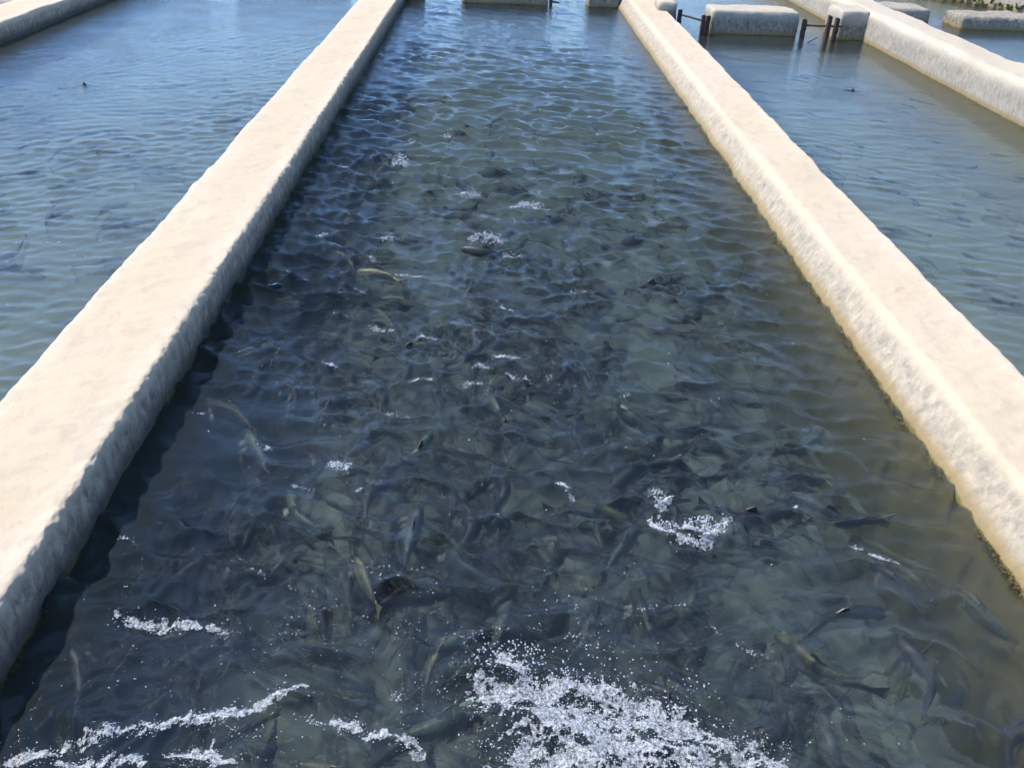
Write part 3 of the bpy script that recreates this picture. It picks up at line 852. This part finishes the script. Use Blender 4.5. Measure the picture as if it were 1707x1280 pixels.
def along(path, n, width, r):
    P = np.array(path, float); seg = np.linalg.norm(np.diff(P, axis=0), axis=1); cum = np.concatenate([[0], np.cumsum(seg)])
    t = r.uniform(0, cum[-1], n)
    # clump along the line
    t = (t + 0.06 * np.sin(t * 41) + 0.03 * np.sin(t * 97 + 2)) % cum[-1]
    X = np.interp(t, cum, P[:, 0]); Y = np.interp(t, cum, P[:, 1])
    ok = (np.sin(t * 23 + 1.3) + np.sin(t * 57) * 0.7 + r.normal(0, 0.8, n)) > -0.5
    X, Y, n = X[ok], Y[ok], int(ok.sum())
    w = r.normal(0, 1, (n, 2)) * width * (0.4 + 0.9 * r.random(n))[:, None]
    return np.stack([X + w[:, 0], Y + w[:, 1]], -1)

FOAM_AND_GLINTS = [
    ([(0.01, 1.762), (0.101, 1.73), (0.193, 1.764), (0.304, 1.766), (0.448, 1.735), (0.601, 1.662), (0.74, 1.563), (0.83, 1.506)], 4200, 0.0340),
    ([(0.107, 1.514), (0.178, 1.596), (0.295, 1.642), (0.44, 1.671), (0.557, 1.617)], 2600, 0.0400),
    ([(0.182, 1.49), (0.286, 1.535), (0.401, 1.493)], 1400, 0.0400),
    ([(0.084, 1.914), (0.125, 1.855), (0.165, 1.742)], 500, 0.0200),
    ([(0.282, 1.846), (0.256, 1.732)], 200, 0.0150),
    ([(0.359, 1.578), (0.528, 1.541), (0.656, 1.495)], 1300, 0.0500),
    ([(0.012, 1.634), (0.064, 1.555)], 200, 0.0300),
    ([(0.191, 1.699), (0.361, 1.598)], 900, 0.0600),
    ([(-1.273, 1.499), (-1.047, 1.591), (-0.808, 1.644), (-0.645, 1.688), (-0.535, 1.754)], 2600, 0.0140),
    ([(-0.808, 1.644), (-0.68, 1.615), (-0.619, 1.647)], 350, 0.0120),
    ([(-1.183, 2.034), (-1.09, 2.018), (-0.969, 2.002), (-0.85, 1.989)], 900, 0.0120),
    ([(-0.849, 1.984), (-0.766, 1.96)], 120, 0.0120),
    ([(-0.691, 1.967), (-0.61, 1.948), (-0.517, 1.965)], 50, 0.0100),
    ([(-1.131, 1.49), (-1.031, 1.506), (-0.913, 1.496)], 700, 0.0140),
    ([(-0.84, 1.523), (-0.763, 1.546), (-0.701, 1.498)], 800, 0.0200),
    ([(-0.409, 1.645), (-0.317, 1.606), (-0.176, 1.572), (-0.165, 1.543)], 700, 0.0120),
    ([(-0.516, 1.658), (-0.352, 1.61)], 240, 0.0080),
    ([(-0.282, 1.757), (-0.17, 1.715), (-0.182, 1.652)], 160, 0.0150),
    ([(-0.701, 2.012), (-0.452, 1.917), (-0.393, 2.044)], 60, 0.0200),
    ([(-0.261, 1.736), (-0.067, 1.852), (-0.011, 1.888)], 150, 0.0200),
    ([(-0.052, 1.968), (0.085, 1.989), (0.213, 2.004)], 150, 0.0120),
    ([(0.262, 1.979), (0.418, 1.969)], 110, 0.0060),
    ([(0.065, 1.926), (0.103, 1.854), (0.12, 1.763)], 200, 0.0150),
    ([(0.65, 2.113), (0.723, 2.115)], 45, 0.0040),
    ([(0.781, 2.094), (0.808, 2.028)], 60, 0.0080),
    ([(0.853, 1.965), (0.958, 1.912)], 110, 0.0070),
    ([(1.453, 2.4), (1.548, 2.351)], 150, 0.0050),
    ([(1.391, 2.48), (1.445, 2.438)], 40, 0.0060),
    ([(1.235, 2.659), (1.256, 2.648)], 22, 0.0040),
    ([(0.66, 2.588), (0.682, 2.502), (0.763, 2.447), (0.846, 2.463), (0.917, 2.525), (0.952, 2.579)], 1000, 0.0140),
    ([(0.67, 2.735), (0.737, 2.7), (0.695, 2.589)], 200, 0.0140),
    ([(0.78, 2.539), (0.877, 2.559)], 300, 0.0120),
    ([(-0.639, 2.882), (-0.562, 2.86), (-0.533, 2.774)], 190, 0.0100),
    ([(-0.492, 2.707), (-0.474, 2.708)], 20, 0.0040),
    ([(-0.775, 2.767), (-0.719, 2.723), (-0.659, 2.713)], 40, 0.0060),
    ([(0.31, 2.782), (0.363, 2.681)], 110, 0.0080),
    ([(-0.945, 2.984), (-0.878, 2.965)], 40, 0.0080),
    ([(-0.703, 7.478), (-0.648, 7.431)], 26, 0.0200),
    ([(-0.396, 7.512), (-0.337, 7.591)], 40, 0.0200),
    ([(-0.753, 6.694), (-0.718, 6.973), (-0.63, 6.633)], 120, 0.0220),
    ([(-1.194, 6.68), (-0.988, 6.527)], 80, 0.0250),
    ([(-0.213, 6.065), (-0.106, 6.138), (-0.059, 5.955)], 160, 0.0220),
    ([(0.155, 5.913), (0.307, 5.987), (0.43, 5.853)], 220, 0.0250),
    ([(-0.055, 5.698), (0.193, 5.651)], 80, 0.0250),
    ([(-0.126, 5.289), (-0.01, 5.348), (0.107, 5.227)], 240, 0.0180),
    ([(0.087, 5.062), (0.294, 5.03)], 130, 0.0200),
    ([(-0.716, 4.888), (-0.577, 4.776), (-0.336, 4.641)], 260, 0.0110),
    ([(-1.094, 5.297), (-0.983, 5.325)], 50, 0.0200),
    ([(-0.705, 5.266), (-0.567, 5.236)], 80, 0.0200),
    ([(-0.735, 4.496), (-0.665, 4.477)], 40, 0.0100),
    ([(-0.84, 4.302), (-0.746, 4.221)], 60, 0.0100),
    ([(-0.614, 4.07), (-0.413, 4.047)], 160, 0.0080),
    ([(-0.367, 3.946), (-0.231, 4.004)], 80, 0.0120),
    ([(0.037, 3.817), (0.113, 3.796), (0.196, 3.764)], 190, 0.0090),
    ([(-0.782, 3.659), (-0.715, 3.639)], 70, 0.0100),
    ([(-0.366, 3.577), (-0.235, 3.55)], 130, 0.0090),
    ([(-0.051, 3.682), (0.023, 3.651)], 60, 0.0120),
    ([(0.111, 3.644), (0.183, 3.591), (0.344, 3.61)], 130, 0.0080),
    ([(-0.119, 3.523), (-0.018, 3.474), (0.067, 3.531)], 90, 0.0120),
    ([(0.068, 4.392), (0.167, 4.273)], 60, 0.0120),
    ([(0.469, 4.57), (0.631, 4.62)], 50, 0.0120),
    ([(0.631, 3.423), (0.72, 3.453)], 20, 0.0100),
    ([(-1.286, 3.21), (-1.224, 3.222)], 14, 0.0040),
    ([(-1.317, 2.4), (-1.274, 2.401), (-1.229, 2.364)], 40, 0.0040),
    ([(-0.803, 2.235), (-0.729, 2.231)], 60, 0.0040),
    ([(-0.685, 2.217), (-0.519, 2.15)], 60, 0.0060),
    ([(-0.454, 3.205), (-0.31, 3.235)], 40, 0.0080),
    ([(0.95, 3.463), (1.115, 3.428)], 20, 0.0100),
    ([(-0.102, 1.805), (-0.061, 1.696), (-0.022, 1.574)], 200, 0.0300),
    ([(0.785, 1.603), (0.884, 1.574), (1.006, 1.626)], 300, 0.0120),
    ([(1.07, 1.711), (1.1, 1.587)], 60, 0.0150),
    ([(0.537, 2.117), (0.639, 2.105)], 30, 0.0100),
]
SPLASH = [
    (0.848, 2.530, 0.070, 0.050, 150),
    (0.707, 2.520, 0.050, 0.030, 60),
    (-0.699, 6.774, 0.070, 0.100, 160),
    (-0.126, 6.073, 0.070, 0.070, 100),
    (-0.009, 5.297, 0.120, 0.050, 140),
    (0.305, 5.926, 0.100, 0.050, 120),
    (0.103, 1.878, 0.120, 0.050, 160),
    (0.372, 1.702, 0.400, 0.030, 300),
    (-0.585, 2.852, 0.060, 0.030, 60),
    (-0.372, 7.551, 0.040, 0.040, 30),
]



fr = np.random.default_rng(21)
def lift(P, field, up=0.0):
    z = height(field, P[:, 0], P[:, 1]) + 0.0015
    z = z + up * fr.random(len(P)) ** 4
    return np.column_stack([P, z])

froth = []
for path, cnt, wd in FOAM_AND_GLINTS:
    far_ = path[0][1] > 2.3
    froth.append(along(path, int(cnt * (1.7 if far_ else 0.6)), wd * (1.0 if far_ else 1.3), fr))  # farther paths get extra white beads in place of sun glints on the waves
# loose dots
n = 9500
Q = np.column_stack([fr.uniform(-1.35, 0.6, n), 1.2 + 1.15 * fr.random(n) ** 1.3, np.zeros(n)])
lace = fbm(Q, 5, 3, 18, 0.6)
keep = fr.random(n) < np.clip(lace * 0.75 + 0.08, 0.015, 0.8) * np.clip(1.5 - Q[:, 0] * 0.8, 0.2, 1) * 0.75
froth.append(Q[keep][:, :2])
n = 700
Q = np.column_stack([fr.uniform(-1.3, 1.7, n), 1.4 + 5.5 * fr.random(n) ** 1.5]); froth.append(Q)
P2 = np.vstack(froth)
P2 = P2[(P2[:, 0] > -1.42) & (P2[:, 0] < 1.92)]
P3 = lift(P2, field_mid, 0.012)
rad = 0.0006 + 0.0018 * fr.random(len(P3)) ** 3
rad[P3[:, 1] > 2.5] *= 1.15
rad *= 0.8 + 0.17 * P3[:, 1]
bubbles('foam', P3, rad, M_foam, 'white froth, loose bubbles and beads standing in for sun glints on the churned water')

# connected films of froth: a lacy skin that rides on the water
def foam_film(x0, x1, y0, y1, step, blobs, seed, name, label):
    xs = np.arange(x0, x1, step); ys = np.arange(y0, y1, step)
    X, Y = np.meshgrid(xs, ys, indexing='ij'); D = np.zeros(X.shape)
    for path, _, wd in blobs:
        Pp = np.array(path)
        for (ax, ay), (bx, by) in zip(Pp[:-1], Pp[1:]):
            dx, dy = bx - ax, by - ay; L2 = dx * dx + dy * dy + 1e-9
            t = np.clip(((X - ax) * dx + (Y - ay) * dy) / L2, 0, 1)
            d2 = (X - ax - t * dx) ** 2 + (Y - ay - t * dy) ** 2
            D = np.maximum(D, np.exp(-d2 / (2 * (wd * 1.1) ** 2)))
    Q = np.column_stack([X.ravel(), Y.ravel() * 1.3, X.ravel() * 0])
    W = Q + 0.02 * np.column_stack([vnoise(Q, 14, seed + 50), vnoise(Q, 14, seed + 51), Q[:, 0] * 0])
    lace = (fbm(W, 38, 3, seed, 0.7) * 0.6 + 0.8 * np.abs(vnoise(W, 22, seed + 3)) - 0.15).reshape(X.shape)
    fine = vnoise(Q, 190, seed + 7).reshape(X.shape)
    keep = (D * 1.25 - 0.42 - lace * 0.9 + fine * 0.30 - 0.215) * (D > 0.12) > 0
    Z = height((*field_mid,), X.ravel(), Y.ravel()) + 0.002 + 0.003 * np.abs(vnoise(Q, 120, seed + 5)) + 0.002 * np.abs(vnoise(Q, 260, seed + 6))
    V = np.column_stack([X.ravel(), Y.ravel(), Z]); F = grid_faces(len(xs), len(ys))
    k = keep.ravel(); F = F[k[F].sum(1) >= 3]
    used_ = np.unique(F); mp = np.full(len(V), -1); mp[used_] = np.arange(len(used_))
    V = V[used_] + np.column_stack([rng.normal(0, step * .22, (len(used_), 2)), np.zeros(len(used_))])
    o = mesh_obj(name, V, mp[F][:, ::1], M_film, kind='stuff'); o['label'] = label
foam_film(-1.45, 1.6, 1.3, 2.7, 0.0034, [f for f in FOAM_AND_GLINTS if f[1] > 480 or f[0][0][1] > 2.0 and f[1] > 60], 61, 'froth_film', 'connected lacy skin of froth in the near churning water')

# flung droplets above the splashes
dr = []
for (x, y, r_, h_, c_) in SPLASH:
    a = fr.uniform(0, 6.28, c_); q = r_ * np.sqrt(fr.random(c_))
    px, py = x + q * np.cos(a), y + q * np.sin(a) * 0.6
    dr.append(np.column_stack([px, py, 0.004 + h_ * fr.random(c_) ** 1.8 * (1 - (q / r_) ** 2 * 0.7)]))
dr = np.vstack(dr)
bubbles('spray_drops', dr, 0.0014 + 0.002 * fr.random(len(dr)) * (0.8 + 0.16 * dr[:, 1]), M_foam, 'flung water drops above the splashing trout', 1.0)

# a few loose bubbles drifting in the left pool
Q = np.column_stack([fr.uniform(-3.9, -2.3, 60), fr.uniform(3.6, 5.2, 60)])
bubbles('foam', lift(Q, field_l), 0.003 + 0.004 * fr.random(60), M_foam, 'loose bubbles drifting on the calm left pool')

# ------------------------------------------------------------------ algae fringes, weeds, twig
def fringe(name, xf, side, y0, y1, n, seed, label, hgt=0.035):
    r = np.random.default_rng(seed)
    y = y0 + (y1 - y0) * r.random(n) ** 1.6
    dens = fbm(np.column_stack([y * 0, y, y * 0]), 3.0, 3, seed)
    y = y[dens > -0.45 + 0.6 * r.random(n)]; n = len(y)
    x = xf(y) + side * r.uniform(-0.002, 0.016, n)
    z = r.uniform(-0.03, 0.012, n)
    L = hgt * r.uniform(0.3, 1.0, n); w = r.uniform(0.0012, 0.003, n)
    a = r.normal(0, 0.7, n)
    base = np.column_stack([x, y, z])
    tip = base + np.column_stack([side * L * r.uniform(0.2, 0.9, n), L * np.sin(a), L * np.cos(a) * r.uniform(-0.3, 0.6, n)])
    p1 = base + np.column_stack([w * 0, w, w * 0]); p2 = base - np.column_stack([w * 0, w, w * 0])
    p3 = base + np.column_stack([side * w, w * 0, w])
    V = np.stack([p1, p2, p3, tip], 1).reshape(-1, 3)
    i = 4 * np.arange(n)
    F = np.concatenate([np.stack([i, i + 1, i + 3], -1), np.stack([i + 1, i + 2, i + 3], -1), np.stack([i + 2, i, i + 3], -1)])
    o = mesh_obj(name, V, F, M_algae, kind='stuff'); o['label'] = label
fringe('algae', lambda y: 1.925 + 0.0055 * y, -1, 1.9, 9.0, 9000, 5, 'ochre green algae tufts along the waterline of the sunlit wall')
fringe('algae', lambda y: -1.440 + 0.0037 * y, 1, 1.5, 7.0, 2500, 6, 'thin algae line at the foot of the shaded wall side', 0.02)
fringe('algae', lambda y: 5.255 - 0.002 * y, -1, 7.0, 13.0, 1500, 7, 'thin algae line at the foot of the tall right wall', 0.02)

def weed(x, y, z, s, seed):
    r = random.Random(seed); e = empty('weed_plant', (x, y, z))
    for q in range(9):
        a = r.uniform(0, 6.28); el = r.uniform(0.3, 1.3); L = s * r.uniform(0.5, 1.0); w = s * 0.16
        d = np.array([math.cos(a) * math.cos(el), math.sin(a) * math.cos(el), math.sin(el)]); sd_ = np.array([-math.sin(a), math.cos(a), 0]); up = np.cross(sd_, d)
        V = [d * 0, d * L * .35 + sd_ * w, d * L * .35 - sd_ * w, d * L * .7 + sd_ * w * .9 - np.array([0, 0, .06 * s]), d * L * .7 - sd_ * w * .9 - np.array([0, 0, .06 * s]), d * L - np.array([0, 0, .2 * s]), d * L * .5 + up * .03 * s]
        F = [(0, 1, 6), (0, 6, 2), (1, 3, 6), (2, 6, 4), (3, 5, 6), (6, 5, 4), (0, 2, 1), (1, 2, 4, 3), (3, 4, 5)]
        mesh_obj('leaf', V, F, M_leaf, parent=e, smooth=False)
    return e
ba, bb = np.array([10.35, 12.6]), np.array([6.6, 23.1])
for k in range(26):
    q = 0.25 + 0.017 * k; c = ba + (bb - ba) * q
    w_ = weed(c[0] - 0.03, c[1] - 0.05, 0.02 + 0.02 * (k % 3), 0.15 + 0.05 * ((k * 7) % 4) / 3, 900 + k)
    tag(w_, 'small yellow green weed rooted at the foot of the angled bank wall', 'plant', 'weeds along the angled bank wall')

tw = rod('twig', (4.36, 12.62, 0.005), (4.52, 12.74, 0.05), 0.007, M_twig)
tag(tw, 'thin dark twig floating before the right sluice gap', 'twig')
